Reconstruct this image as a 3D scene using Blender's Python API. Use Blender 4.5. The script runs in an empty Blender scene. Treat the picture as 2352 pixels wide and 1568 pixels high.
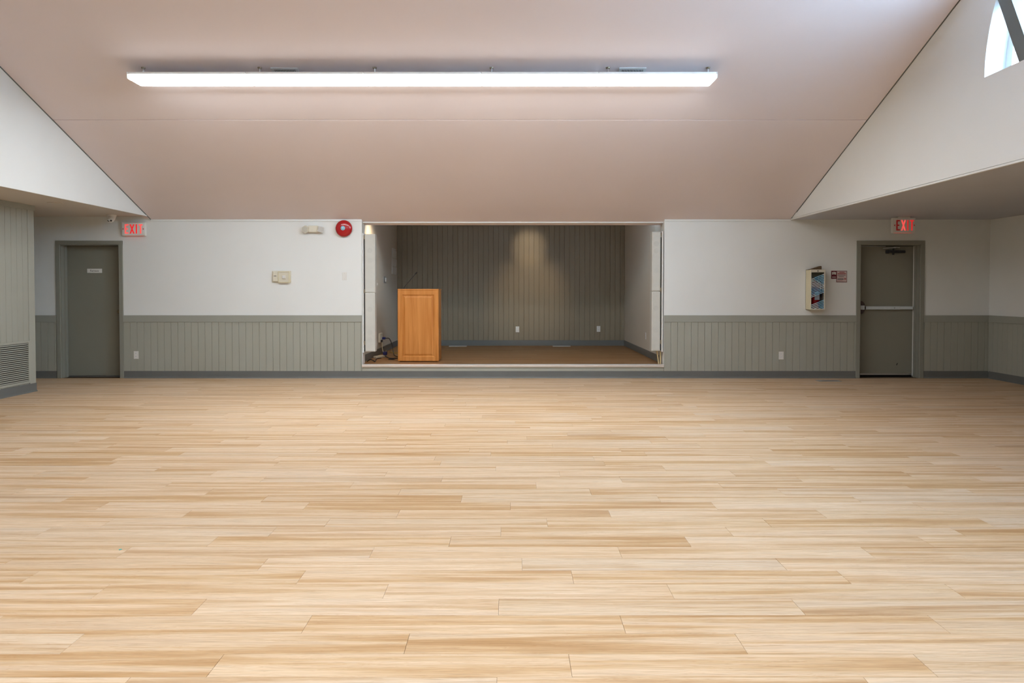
import bpy, bmesh, math, random
from mathutils import Vector, Matrix
random.seed(7)
R = math.radians
S = bpy.context.scene
COL = S.collection

# ------------------------------------------------------------------ camera
cd = bpy.data.cameras.new('camera'); cam = bpy.data.objects.new('camera', cd); COL.objects.link(cam)
cam.location = (0, 0, 1.34); cam.rotation_euler = (R(90 - 1.3), 0, 0)
cd.sensor_width = 36; cd.lens = 36 * 1630 / 2352
cd.shift_x = (1176 - 1172) / 2352; cd.shift_y = -(784 - 703.99) / 2352
cd.clip_start = .05; cd.clip_end = 200
S.camera = cam
# ------------------------------------------------------------------ sky, exposure
w = bpy.data.worlds.new('sky'); S.world = w; w.use_nodes = True
bg = w.node_tree.nodes['Background']; bg.inputs[0].default_value = (.56, .79, 1, 1); bg.inputs[1].default_value = 26.
S.view_settings.view_transform = 'Standard'; S.view_settings.look = 'None'
S.view_settings.gamma = 1; S.view_settings.exposure = 0; S.view_settings.use_curve_mapping = False
S.cycles.max_bounces = 6; S.cycles.diffuse_bounces = 4; S.cycles.glossy_bounces = 2; S.cycles.transmission_bounces = 4
LAMP = 32.            # brightness of the fluorescent lenses

# ------------------------------------------------------------------ dimensions (metres)
YB = 10.842           # front face of the back wall
YS = 14.536           # back wall of the stage
ZS = .2105            # stage floor
EAVE, SLOPE, RIDGE, YR = 2.424, .4167, 4.67, -1.5
XGL, XGR = -5.48, 4.279       # faces of the two gable walls
ZSL, ZSR = 2.465, 2.42        # low side ceilings
XBL, XWR = -6.333, 7.317      # side walls
def ceil(y): return EAVE + SLOPE * (YB - y) if y >= RIDGE else EAVE + SLOPE * (YB - RIDGE) - SLOPE * (RIDGE - y)

# ------------------------------------------------------------------ materials
def nt(name):
    m = bpy.data.materials.new(name); m.use_nodes = True
    n = m.node_tree.nodes; return m, n, m.node_tree.links, n['Principled BSDF']
def mat(name, c, rough=.6, var=.06, scale=3., bump=.0, bscale=120., metal=0., spec=.4, emit=0., ecol=None):
    m, n, l, p = nt(name)
    p.inputs['Roughness'].default_value = rough; p.inputs['Metallic'].default_value = metal
    p.inputs['Specular IOR Level'].default_value = spec
    tc = n.new('ShaderNodeTexCoord')
    if var:
        t = n.new('ShaderNodeTexNoise'); t.inputs['Scale'].default_value = scale; t.inputs['Detail'].default_value = 2
        l.new(tc.outputs['Object'], t.inputs['Vector'])
        r = n.new('ShaderNodeValToRGB')
        r.color_ramp.elements[0].position = .3; r.color_ramp.elements[1].position = .7
        r.color_ramp.elements[0].color = tuple(v * (1 - var) for v in c) + (1,)
        r.color_ramp.elements[1].color = tuple(min(1, v * (1 + var)) for v in c) + (1,)
        l.new(t.outputs['Fac'], r.inputs['Fac']); l.new(r.outputs['Color'], p.inputs['Base Color'])
    else:
        p.inputs['Base Color'].default_value = tuple(c) + (1,)
    if bump:
        b = n.new('ShaderNodeTexNoise'); b.inputs['Scale'].default_value = bscale
        l.new(tc.outputs['Object'], b.inputs['Vector'])
        bn = n.new('ShaderNodeBump'); bn.inputs['Strength'].default_value = bump; bn.inputs['Distance'].default_value = .002
        l.new(b.outputs['Fac'], bn.inputs['Height']); l.new(bn.outputs['Normal'], p.inputs['Normal'])
    if emit:
        p.inputs['Emission Color'].default_value = tuple(ecol or c) + (1,)
        p.inputs['Emission Strength'].default_value = emit
    return m
def wood_floor(name, joined, tint=None):
    m, n, l, p = nt(name)
    p.inputs['Roughness'].default_value = .38; p.inputs['Specular IOR Level'].default_value = .04
    tc = n.new('ShaderNodeTexCoord')
    if joined:
        a = n.new('ShaderNodeAttribute'); a.attribute_name = 'rnd'; rnd = a.outputs['Fac']
    else:
        a = n.new('ShaderNodeObjectInfo'); rnd = a.outputs['Random']
    off = n.new('ShaderNodeMath'); off.operation = 'MULTIPLY'; off.inputs[1].default_value = 57.
    l.new(rnd, off.inputs[0])
    cmb = n.new('ShaderNodeCombineXYZ'); l.new(off.outputs[0], cmb.inputs['X']); l.new(off.outputs[0], cmb.inputs['Z'])
    add = n.new('ShaderNodeVectorMath'); add.operation = 'ADD'
    l.new(tc.outputs['Object'], add.inputs[0]); l.new(cmb.outputs[0], add.inputs[1])
    def noise(sx, sy, det, dist=0):
        mp = n.new('ShaderNodeMapping'); mp.inputs['Scale'].default_value = (sx, sy, 1)
        l.new(add.outputs[0], mp.inputs['Vector'])
        t = n.new('ShaderNodeTexNoise'); t.inputs['Scale'].default_value = 1; t.inputs['Detail'].default_value = det
        t.inputs['Distortion'].default_value = dist
        l.new(mp.outputs[0], t.inputs['Vector']); return t.outputs['Fac']
    def ramp(fac, stops):
        r = n.new('ShaderNodeValToRGB'); e = r.color_ramp.elements
        while len(e) < len(stops): e.new(.5)
        for k, (q, c) in enumerate(stops): e[k].position = q; e[k].color = tuple(c) + (1,)
        l.new(fac, r.inputs['Fac']); return r.outputs['Color']
    def mix(f, a_, b_, mode='MIX'):
        x = n.new('ShaderNodeMix'); x.data_type = 'RGBA'; x.blend_type = mode
        if isinstance(f, float): x.inputs[0].default_value = f
        else: l.new(f, x.inputs[0])
        l.new(a_, x.inputs[6]); l.new(b_, x.inputs[7]); return x.outputs[2]
    base = ramp(rnd, [(0, (.49, .31, .165)), (.22, (.65, .46, .295)), (.42, (.56, .375, .205)), (.6, (.56, .44, .33)), (.8, (.70, .525, .37)), (1, (.61, .435, .275))])
    streak = ramp(noise(.55, 15, 3, .6), [(.28, (.40, .215, .08)), (.42, (.56, .365, .195)), (.56, (.75, .595, .43)), (.66, (.64, .50, .37)), (.78, (.60, .395, .21))])
    c = mix(.62, base, streak)
    fine = ramp(noise(7, 230, 4), [(.32, (.74, .71, .68)), (.5, (.97, .96, .95)), (.68, (1.05, 1.05, 1.05))])
    c = mix(.7, c, fine, 'MULTIPLY')
    cath = ramp(noise(2.2, 34, 2, 2.5), [(.40, (1, 1, 1)), (.47, (.86, .78, .70)), (.5, (1.0, 1.0, 1.0)), (.58, (.90, .84, .78)), (.64, (1, 1, 1))])
    c = mix(.65, c, cath, 'MULTIPLY')
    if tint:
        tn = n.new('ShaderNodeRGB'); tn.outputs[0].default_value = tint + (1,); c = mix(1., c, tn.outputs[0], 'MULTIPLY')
    l.new(c, p.inputs['Base Color'])
    bn = n.new('ShaderNodeBump'); bn.inputs['Strength'].default_value = .06; bn.inputs['Distance'].default_value = .002
    l.new(noise(5, 260, 4), bn.inputs['Height']); l.new(bn.outputs['Normal'], p.inputs['Normal'])
    return m
def cabinet_wood(name):
    m, n, l, p = nt(name); p.inputs['Roughness'].default_value = .38; p.inputs['Specular IOR Level'].default_value = .4
    tc = n.new('ShaderNodeTexCoord'); mp = n.new('ShaderNodeMapping'); mp.inputs['Scale'].default_value = (16, 16, 1.1)
    l.new(tc.outputs['Object'], mp.inputs['Vector'])
    t = n.new('ShaderNodeTexNoise'); t.inputs['Scale'].default_value = 1; t.inputs['Detail'].default_value = 6; t.inputs['Distortion'].default_value = .6
    l.new(mp.outputs[0], t.inputs['Vector'])
    r = n.new('ShaderNodeValToRGB'); e = r.color_ramp.elements
    e[0].position = .3; e[0].color = (.50, .17, .028, 1); e[1].position = .72; e[1].color = (.70, .295, .075, 1)
    l.new(t.outputs['Fac'], r.inputs['Fac']); l.new(r.outputs['Color'], p.inputs['Base Color'])
    return m
M = {}
M['wall'] = mat('wall_paint', (.79, .805, .795), .7, .012, 1.5)
M['stage_wall'] = mat('stage_side_paint', (.60, .54, .46), .7, .012, 1.5)
M['ceiling'] = mat('ceiling_taupe', (.82, .73, .735), .8, .02, .8)
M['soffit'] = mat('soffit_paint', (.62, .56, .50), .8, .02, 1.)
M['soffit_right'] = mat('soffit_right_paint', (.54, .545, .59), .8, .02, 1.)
M['panel'] = mat('sage_grey_paint', (.38, .38, .325), .5, .03, 2.)
M['rail'] = mat('rail_paint', (.345, .35, .305), .5, .02, 2.)
M['stage_panel'] = mat('stage_panel_paint', (.26, .218, .152), .42, .03, 2.)
M['door'] = mat('door_paint', (.255, .25, .205), .45, .03, 1.5)
M['frame'] = mat('door_frame_paint', (.27, .27, .23), .45, .02, 2.)
M['base'] = mat('vinyl_base', (.15, .155, .15), .4, .04, 3.)
M['floor'] = wood_floor('oak_plank', False)
M['floorj'] = wood_floor('oak_plank_joined', True)
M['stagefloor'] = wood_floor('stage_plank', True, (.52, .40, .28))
M['sub'] = mat('subfloor', (.12, .08, .05), .9, .1)
M['white'] = mat('white_enamel', (.8, .8, .79), .4, 0)
M['plastic'] = mat('white_plastic', (.76, .75, .72), .4, .01)
M['cream'] = mat('cream_plastic', (.70, .66, .55), .45, .03, 8)
M['creammetal'] = mat('cream_enamel', (.70, .63, .44), .4, .03, 5)
M['lens'] = mat('lit_lens', (.9, .9, .9), .3, 0, emit=LAMP, ecol=(.925, .98, 1.))
M['lens_side'] = mat('lit_lens_side', (.9, .9, .9), .3, 0, emit=LAMP * .22, ecol=(.925, .98, 1.))
M['metal'] = mat('brushed_metal', (.62, .64, .66), .32, .03, 20, metal=.9)
M['bar'] = mat('satin_push_bar', (.72, .78, .84), .4, .02, 20, metal=.35)
M['alu'] = mat('aluminium_nosing', (.80, .80, .80), .3, .02, 20, metal=.7)
M['brass'] = mat('dark_brass', (.30, .25, .18), .35, .03, 20, metal=.8)
M['bronze'] = mat('dark_bronze', (.10, .075, .08), .35, .05, 20, metal=.5)
M['dark'] = mat('dark_void', (.02, .02, .02), .7, 0)
M['black'] = mat('black_plastic', (.025, .025, .028), .45, 0)
M['wood'] = cabinet_wood('cherry_laminate')
M['red'] = mat('red_enamel', (.42, .008, .012), .16, .02, 5, spec=.6)
M['redglow'] = mat('exit_red', (.8, .03, .03), .4, 0, emit=.45, ecol=(1, .03, .035))
M['redhot'] = mat('exit_red_bright', (.8, .1, .1), .4, 0, emit=.75, ecol=(1, .10, .09))
M['reddim'] = mat('exit_red_dim', (.45, .01, .015), .4, 0, emit=.05, ecol=(1, .02, .03))
M['blue'] = mat('pale_blue_hub', (.25, .55, .70), .3, .2, 60)
M['navy'] = mat('blue_plug', (.02, .025, .14), .4, 0)
M['speaker'] = mat('speaker_white', (.60, .595, .55), .5, .03, 8, .15, 300)
M['driver'] = mat('speaker_cone_shade', (.572, .57, .53), .6, .02, 20)
M['rawwood'] = mat('raw_pine', (.55, .42, .22), .6, .12, 12)
M['maroon'] = mat('maroon_print', (.12, .008, .02), .4, 0)
M['signpink'] = mat('sign_pale', (.60, .47, .45), .5, .02)
M['ink'] = mat('print_ink', (.03, .03, .03), .5, 0)
M['inkred'] = mat('print_red', (.35, .10, .10), .5, 0)
M['paper'] = mat('paper', (.72, .70, .66), .6, .02)
M['brown'] = mat('brown_board', (.13, .085, .05), .7, .15, 20)
M['beam'] = mat('grey_beam', (.15, .16, .15), .55, .04, 5)
M['winframe'] = mat('white_window_frame', (.80, .82, .84), .4, 0)
M['yellow'] = mat('yellow_cord', (.50, .36, .06), .5, 0)
M['beigecord'] = mat('beige_cord', (.55, .48, .34), .5, 0)
M['teal'] = mat('teal_scrap', (.05, .45, .45), .5, 0)
M['ventw'] = mat('vent_white', (.72, .72, .72), .45, 0)
def pane_mat(name, tint, rough, alpha):
    m, n, l, p = nt(name)
    tr = n.new('ShaderNodeBsdfTransparent'); tr.inputs[0].default_value = tint + (1,)
    gl = n.new('ShaderNodeBsdfGlossy'); gl.inputs['Roughness'].default_value = rough
    mx = n.new('ShaderNodeMixShader'); mx.inputs[0].default_value = alpha
    l.new(tr.outputs[0], mx.inputs[1]); l.new(gl.outputs[0], mx.inputs[2])
    l.new(mx.outputs[0], n['Material Output'].inputs['Surface']); return m
M['glass'] = pane_mat('clear_glass', (.93, .97, 1.), .02, .06)
def reflection_stripe_pane():
    # clear pane; pale slanting stripes painted in to imitate reflections
    m, n, l, p = nt('reflection_stripe_pane'); p.inputs['Roughness'].default_value = .2
    tc = n.new('ShaderNodeTexCoord'); mp = n.new('ShaderNodeMapping'); mp.inputs['Rotation'].default_value = (0, R(22), 0)
    l.new(tc.outputs['Object'], mp.inputs['Vector'])
    wv = n.new('ShaderNodeTexWave'); wv.wave_type = 'BANDS'; wv.bands_direction = 'Z'
    wv.inputs['Scale'].default_value = 14; wv.inputs['Distortion'].default_value = 1.3; wv.inputs['Detail'].default_value = 1
    wv.inputs['Detail Scale'].default_value = .6
    l.new(mp.outputs[0], wv.inputs['Vector'])
    th = n.new('ShaderNodeMath'); th.operation = 'GREATER_THAN'; th.inputs[1].default_value = .55; l.new(wv.outputs['Fac'], th.inputs[0])
    # stripes only on the painted reflection field (patchy)
    nz = n.new('ShaderNodeTexNoise'); nz.inputs['Scale'].default_value = 7; l.new(tc.outputs['Object'], nz.inputs['Vector'])
    rp = n.new('ShaderNodeValToRGB'); rp.color_ramp.elements[0].color = (.72, .80, .86, 1); rp.color_ramp.elements[1].color = (.25, .55, .80, 1)
    rp.color_ramp.elements[0].position = .48; rp.color_ramp.elements[1].position = .56
    l.new(nz.outputs['Fac'], rp.inputs['Fac']); l.new(rp.outputs['Color'], p.inputs['Base Color'])
    tr = n.new('ShaderNodeBsdfTransparent'); tr.inputs[0].default_value = (.80, .84, .9, 1)
    mx = n.new('ShaderNodeMixShader'); l.new(th.outputs[0], mx.inputs[0])
    sp = n.new('ShaderNodeSeparateXYZ'); l.new(tc.outputs['Object'], sp.inputs[0])
    ln = n.new('ShaderNodeMath'); ln.operation = 'MULTIPLY_ADD'; ln.inputs[1].default_value = -.45; l.new(sp.outputs['X'], ln.inputs[0]); l.new(sp.outputs['Z'], ln.inputs[2])
    mk = n.new('ShaderNodeValToRGB'); mk.color_ramp.interpolation = 'CONSTANT'; e = mk.color_ramp.elements
    for q in (0, 1): e.new(.5)
    for k, (q, v) in enumerate(((0, 1), (.12, 0), (.215, 1), (.505, 0))): e[k].position = q; e[k].color = (v, v, v, 1)
    l.new(ln.outputs[0], mk.inputs['Fac'])
    mm = n.new('ShaderNodeMath'); mm.operation = 'MULTIPLY'; l.new(mk.outputs['Color'], mm.inputs[0]); l.new(th.outputs[0], mm.inputs[1]); l.new(mm.outputs[0], mx.inputs[0])
    l.new(tr.outputs[0], mx.inputs[1]); l.new(p.outputs[0], mx.inputs[2])
    l.new(mx.outputs[0], n['Material Output'].inputs['Surface']); return m
M['striped'] = reflection_stripe_pane()

# ------------------------------------------------------------------ mesh helpers
class MB:
    """collects shapes in world metres; build() links them as one mesh"""
    def __init__(s): s.bm = bmesh.new()
    def box(s, x0, x1, y0, y1, z0, z1, bev=0, seg=1, rot=None, piv=None):
        r = bmesh.ops.create_cube(s.bm, size=1)
        vs = r['verts']
        for v in vs: v.co = Vector(((x0 + x1) / 2 + v.co.x * (x1 - x0), (y0 + y1) / 2 + v.co.y * (y1 - y0), (z0 + z1) / 2 + v.co.z * (z1 - z0)))
        if bev:
            es = list({e for v in vs for e in v.link_edges})
            g = bmesh.ops.bevel(s.bm, geom=es, offset=bev, segments=seg, affect='EDGES', profile=.5)
            vs = list({v for f in g['faces'] for v in f.verts} | {v for v in vs if v.is_valid})
        if rot is not None:
            piv = Vector(piv if piv else ((x0 + x1) / 2, (y0 + y1) / 2, (z0 + z1) / 2))
            for v in vs: v.co = piv + rot @ (v.co - piv)
        return s
    def poly(s, pts):
        s.bm.faces.new([s.bm.verts.new(p) for p in pts]); return s
    def prism(s, pts, axis, a, b):
        """2-D outline pts extruded along axis ('x': pts are (y,z); 'y': (x,z); 'z': (x,y))"""
        def P(u, v, t): return {'x': (t, u, v), 'y': (u, t, v), 'z': (u, v, t)}[axis]
        A = [s.bm.verts.new(P(u, v, a)) for u, v in pts]; B = [s.bm.verts.new(P(u, v, b)) for u, v in pts]
        n = len(pts)
        fs = [s.bm.faces.new(A), s.bm.faces.new(B[::-1])]
        for i in range(n): fs.append(s.bm.faces.new((A[i], B[i], B[(i + 1) % n], A[(i + 1) % n])))
        bmesh.ops.recalc_face_normals(s.bm, faces=fs); return s
    def cyl(s, c, axis, r0, r1, h, n=24):
        c = Vector(c); ax = Vector(axis).normalized(); q = ax.to_track_quat('Z', 'Y')
        ring = lambda r, t: [s.bm.verts.new(c + q @ Vector((r * math.cos(2 * math.pi * i / n), r * math.sin(2 * math.pi * i / n), t))) for i in range(n)]
        A = ring(r0, 0); B = ring(r1, h)
        fs = [s.bm.faces.new(A[::-1]), s.bm.faces.new(B)]
        for i in range(n): fs.append(s.bm.faces.new((A[i], A[(i + 1) % n], B[(i + 1) % n], B[i])))
        return s
    def lathe(s, c, axis, prof, n=32):
        c = Vector(c); q = Vector(axis).normalized().to_track_quat('Z', 'Y'); rings = []
        for r, t in prof:
            rings.append([s.bm.verts.new(c + q @ Vector((r * math.cos(2 * math.pi * i / n), r * math.sin(2 * math.pi * i / n), t))) for i in range(n)] if r > 1e-6 else [s.bm.verts.new(c + q @ Vector((0, 0, t)))])
        for A, B in zip(rings, rings[1:]):
            for i in range(n):
                j = (i + 1) % n
                if len(A) == 1 and len(B) > 1: s.bm.faces.new((A[0], B[j], B[i])) if False else s.bm.faces.new((A[0], B[i], B[j]))
                elif len(B) == 1 and len(A) > 1: s.bm.faces.new((A[i], A[j], B[0]))
                elif len(A) > 1: s.bm.faces.new((A[i], A[j], B[j], B[i]))
        return s
    def tube(s, pts, r, n=8, smooth=6):
        P = [Vector(p) for p in pts]
        if smooth and len(P) > 2:
            Q = []
            E = [P[0] * 2 - P[1]] + P + [P[-1] * 2 - P[-2]]
            for i in range(1, len(E) - 2):
                a, b, c, d = E[i - 1:i + 3]
                for k in range(smooth):
                    t = k / smooth
                    Q.append(.5 * ((2 * b) + (c - a) * t + (2 * a - 5 * b + 4 * c - d) * t * t + (3 * b - a - 3 * c + d) * t ** 3))
            P = Q + [P[-1]]
        prev = None; up = Vector((.3, .2, 1)).normalized(); first = None
        for i, p in enumerate(P):
            d = (P[min(i + 1, len(P) - 1)] - P[max(i - 1, 0)]).normalized()
            u = d.cross(up); u = u.normalized() if u.length > 1e-4 else d.orthogonal().normalized(); v = d.cross(u)
            ring = [s.bm.verts.new(p + (u * math.cos(2 * math.pi * k / n) + v * math.sin(2 * math.pi * k / n)) * r) for k in range(n)]
            if prev:
                for k in range(n): s.bm.faces.new((prev[k], prev[(k + 1) % n], ring[(k + 1) % n], ring[k]))
            else: s.bm.faces.new(ring[::-1])
            prev = ring
        s.bm.faces.new(prev); return s
    def mesh(s, name, mt, org=(0, 0, 0), smooth=False):
        o = Vector(org)
        for v in s.bm.verts: v.co -= o
        bmesh.ops.recalc_face_normals(s.bm, faces=s.bm.faces)
        me = bpy.data.meshes.new(name); s.bm.to_mesh(me); s.bm.free()
        me.materials.append(M[mt] if isinstance(mt, str) else mt)
        if smooth:
            for p in me.polygons: p.use_smooth = True
            me.set_sharp_from_angle(angle=R(35))
        return me
    def build(s, name, mt, parent=None, org=None, smooth=False):
        if parent is not None: base = wloc(parent)
        else: base = Vector(org) if org is not None else Vector((0, 0, 0))
        o = bpy.data.objects.new(name, s.mesh(name, mt, base, smooth)); COL.objects.link(o)
        if parent is not None: o.parent = parent
        else: o.location = base
        return o
WL = {}
def wloc(o):
    v = Vector((0, 0, 0))
    while o is not None: v += o.location; o = o.parent
    return v
def tag(o, label=None, cat=None, group=None, kind=None):
    if label: o['label'] = label
    if cat: o['category'] = cat
    if group: o['group'] = group
    if kind: o['kind'] = kind
    return o
def thing(name, label, cat, loc, group=None, kind=None):
    o = bpy.data.objects.new(name, None); COL.objects.link(o); o.location = loc; o.empty_display_size = .05
    return tag(o, label, cat, group, kind)
def struct(o, label, cat): return tag(o, label, cat, kind='structure')
def rel(me_name, me, parent, off):
    o = bpy.data.objects.new(me_name, me); COL.objects.link(o); o.parent = parent; o.location = Vector(off) - wloc(parent); return o
def B(*a, **k): return MB().box(*a, **k)

# ------------------------------------------------------------------ floor
fl = struct(B(-8.1, 7.5, YR - .1, YB + .3, -.14, -.008).build('floor', 'sub'), 'light oak plank floor covering the whole hall', 'floor')
PW, PL, Y0P = .1565, 1.27, 2.588
phase = {-2: -.046, -1: .215, 0: -.393, 1: .452, 2: -.049, 3: -.556, 4: .291, 5: .058, 6: .561, 7: -.322, 8: -.052, 9: .213, 10: .597,
         11: .001, 12: -.313, 13: .534, 14: .178, 15: .785, 16: .361, 17: -.109}
def plank_outline(l_, w_): return l_ - .0012, w_ - .0010
def add_plank(bm, x0, x1, y0, y1, z1, h=.008, c=.0007):
    g = .0005
    x0 += g; x1 -= g; y0 += g; y1 -= g
    lo = [bm.verts.new(p) for p in ((x0, y0, z1 - h), (x1, y0, z1 - h), (x1, y1, z1 - h), (x0, y1, z1 - h))]
    mi = [bm.verts.new(p) for p in ((x0, y0, z1 - c), (x1, y0, z1 - c), (x1, y1, z1 - c), (x0, y1, z1 - c))]
    hi = [bm.verts.new(p) for p in ((x0 + c, y0 + c, z1), (x1 - c, y0 + c, z1), (x1 - c, y1 - c, z1), (x0 + c, y1 - c, z1))]
    f = [bm.faces.new(hi)]
    for A, Bq in ((lo, mi), (mi, hi)):
        for i in range(4): f.append(bm.faces.new((A[i], A[(i + 1) % 4], Bq[(i + 1) % 4], Bq[i])))
    return f
cands = []; XF0, XF1 = -7.95, XWR
k0 = math.floor((YR - Y0P) / PW); k1 = math.ceil((YB - Y0P) / PW)
for k in range(k0, k1):
    ya, yb = max(YR, Y0P + k * PW), min(YB, Y0P + (k + 1) * PW)
    if yb - ya < .01: continue
    ph = phase.get(k, random.uniform(0, PL)); x = ph - math.ceil((ph - XF0) / PL) * PL
    while x < XF1 - .001:
        xa, xb = max(x, XF0), min(x + PL, XF1)
        if xb - xa > .02:
            yc = (ya + yb) / 2; half = 1180 / 1630 * yc
            vis = yc > 2.35 and xb > -half and xa < half
            cands.append(((0 if vis else 1, yc), xa, xb, ya, yb, k))
        x += PL
cands.sort(key=lambda t: t[0])
full = None; bmj = bmesh.new(); lay = bmj.faces.layers.float.new('rnd')
for i, (key, xa, xb, ya, yb, k) in enumerate(cands):
    if i < 300 and key[0] == 0:
        is_full = abs(xb - xa - PL) < 1e-4 and abs(yb - ya - PW) < 1e-4
        if is_full and full: me = full
        else:
            m_ = MB(); add_plank(m_.bm, 0, xb - xa, 0, yb - ya, 0); me = m_.mesh('plank', 'floor')
            if is_full: full = me
        rel('plank', me, fl, (xa, ya, 0))
    else:
        v = random.random()
        for f in add_plank(bmj, xa, xb, ya, yb, 0): f[lay] = v
me = bpy.data.meshes.new('far_planks'); bmj.to_mesh(me); bmj.free(); me.materials.append(M['floorj'])
o = bpy.data.objects.new('far_planks', me); COL.objects.link(o); o.parent = fl; o['kind'] = 'stuff'

# ------------------------------------------------------------------ walls
dL = (-6.87, -5.968); dR = (5.343, 6.258); DT = 2.044      # door openings
OPL, OPR, OPT = -2.265, 2.35, 2.388                         # stage opening
b = MB(); T = .2
for x0, x1, z0, z1 in ((-8.1, dL[0], 0, 2.6), (dL[0], dL[1], DT, 2.6), (dL[1], OPL, 0, 2.6), (OPR, dR[0], 0, 2.6),
                       (dR[0], dR[1], DT, 2.6), (dR[1], 7.5, 0, 2.6), (OPL, OPR, 0, ZS - .012)):
    b.box(x0, x1, YB, YB + T, z0, z1)
b.box(OPL, OPR, YB + .078, YB + T, OPT - .002, 2.6)
wb = struct(b.build('wall_back', 'wall'), 'white painted back wall with the stage opening in its middle', 'wall')
bw = .1037
def board_profile(wd, th=.011, c=.0032): return [(.0005, th), (.0005, .006), (c, 0), (wd - c, 0), (wd - .0005, .006), (wd - .0005, th)]
def boards_x(parent, mt, x0, x1, yf, z0, z1, cache={}):
    """row of upright boards along x, front face at y=yf looking to -y"""
    x = x0
    while x < x1 - .004:
        wd = min(bw, x1 - x); key = (mt, round(wd, 4), round(z1 - z0, 4))
        if key not in cache: cache[key] = MB().prism(board_profile(wd), 'z', 0, z1 - z0).mesh('board', mt)
        rel('board', cache[key], parent, (x, yf, z0)); x += bw
RB, RT, BT = .857, .962, .113
for x0, x1 in ((-7.9, -6.938), (-5.909, OPL - .004), (OPR, 5.285), (6.32, XWR)):
    boards_x(wb, 'panel', x0, x1, YB - .011, BT - .02, RB + .02)
nt_ = 0
def trim(bld, mt, label):
    global nt_; nt_ += 1
    return struct(bld.build('trim_%d' % nt_, mt), label, 'trim')
for x0, x1, lb in ((-7.9, -6.938, 'grey chair rail between the panelled side block and the furnace door'), (-5.909, OPL - .004, 'grey chair rail left of the stage opening'),
                   (OPR, 5.285, 'grey chair rail right of the stage opening'), (6.32, XWR, 'grey chair rail between exit door and right corner')):
    trim(B(x0, x1, YB - .02, YB, RB, RT, bev=.003), 'rail', lb)
def cove(x0, x1):
    return MB().prism([(YB, 0), (YB - .026, 0), (YB - .024, .004), (YB - .014, .018), (YB - .012, .03), (YB - .012, BT - .004), (YB - .009, BT), (YB, BT)], 'x', x0, x1)
struct(cove(-7.9, -6.938).build('baseboard_back_alcove', 'base'), 'dark grey vinyl baseboard beside the furnace door', 'baseboard')
struct(cove(-5.909, 5.285).build('baseboard_back', 'base'), 'long dark grey vinyl baseboard running under the stage', 'baseboard')
struct(cove(6.32, XWR).build('baseboard_back_corner', 'base'), 'dark grey vinyl baseboard between exit door and right corner', 'baseboard')
# strip under the ceiling edge
trim(B(XGL, OPL - .003, YB - .010, YB, 2.392, 2.424, bev=.002), 'wall', 'thin white moulding under the ceiling left of the stage')
trim(B(OPR + .003, XGR, YB - .010, YB, 2.392, 2.424, bev=.002), 'wall', 'thin white moulding under the ceiling right of the stage')
trim(B(OPL + .001, OPR - .001, YB + .068, YB + T, OPT - .012, OPT + .004, bev=.002), 'wall', 'thin edge strip along the top of the stage opening')

# side walls
struct(B(XWR - .02, XWR + .15, YR, 6.2, 0, 2.6).build('wall_right_front', 'panel'), 'unseen sage grey part of the right side wall, darkened to cut bounce', 'wall')  # out of view; sage colour chosen to cut bounced light
wr = struct(B(XWR, XWR + .15, 6.2, YB, 0, 2.6).build('wall_right', 'wall'), 'white right side wall below the low ceiling', 'wall')
bme = MB().prism([(.011, .0005), (.006, .0005), (0, .0032), (0, bw - .0032), (.006, bw - .0005), (.011, bw - .0005)], 'z', 0, RB + .02 - (BT - .02)).mesh('board', 'panel')
y = YB - .012 - bw
while y > 6.22: rel('board', bme, wr, (XWR - .011, y, BT - .02)); y -= bw
y_end = y + bw
trim(B(XWR - .02, XWR, y_end, YB - .02, RB, RT, bev=.003), 'rail', 'grey chair rail along the right side wall')
struct(MB().prism([(XWR, 0), (XWR - .026, 0), (XWR - .024, .004), (XWR - .014, .018), (XWR - .012, .03), (XWR - .012, BT - .004), (XWR - .009, BT), (XWR, BT)], 'y', y_end, YB - .027).build('baseboard_right', 'base'), 'dark grey vinyl baseboard along the right side wall', 'baseboard')
wl = struct(B(-8.1, XBL, YR, 9.43, 0, ZSL).build('wall_left', 'panel'), 'sage grey panelled block projecting at the left edge', 'wall')
bml = MB().prism([(0, .0005), (.005, .0005), (.011, .0032), (.011, bw - .0032), (.005, bw - .0005), (0, bw - .0005)], 'z', 0, 2.44 - BT + .02).mesh('board', 'panel')
y = 9.31 - bw
while y > 6.6: rel('board', bml, wl, (XBL, y, BT - .02)); y -= bw
trim(B(XBL, XBL + .016, 9.312, 9.432, BT - .01, 2.44, bev=.003), 'panel', 'flat corner board of the panelled left block')
trim(B(XBL, XBL + .022, y + bw, 9.45, 2.395, ZSL, bev=.003), 'rail', 'flat top band of the panelled left block under the low ceiling')
struct(MB().prism([(XBL, 0), (XBL + .034, 0), (XBL + .032, .004), (XBL + .022, .018), (XBL + .02, .03), (XBL + .02, BT - .004), (XBL + .017, BT), (XBL, BT)], 'y', y + bw, 9.436).build('baseboard_left', 'base'), 'dark grey vinyl baseboard under the wall grille', 'baseboard')
struct(B(-8.1, -7.9, 9.43, YB, 0, 2.6).build('wall_alcove', 'wall'), 'white side wall of the alcove by the furnace door', 'wall')
struct(B(-8.1, 7.5, YR - .15, YR, 0, 2.9).build('wall_rear', 'panel'), 'unseen sage grey rear wall behind the viewer, darkened to cut bounce', 'wall')  # unseen wall, dark sage picked to lower the bounced light

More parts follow.
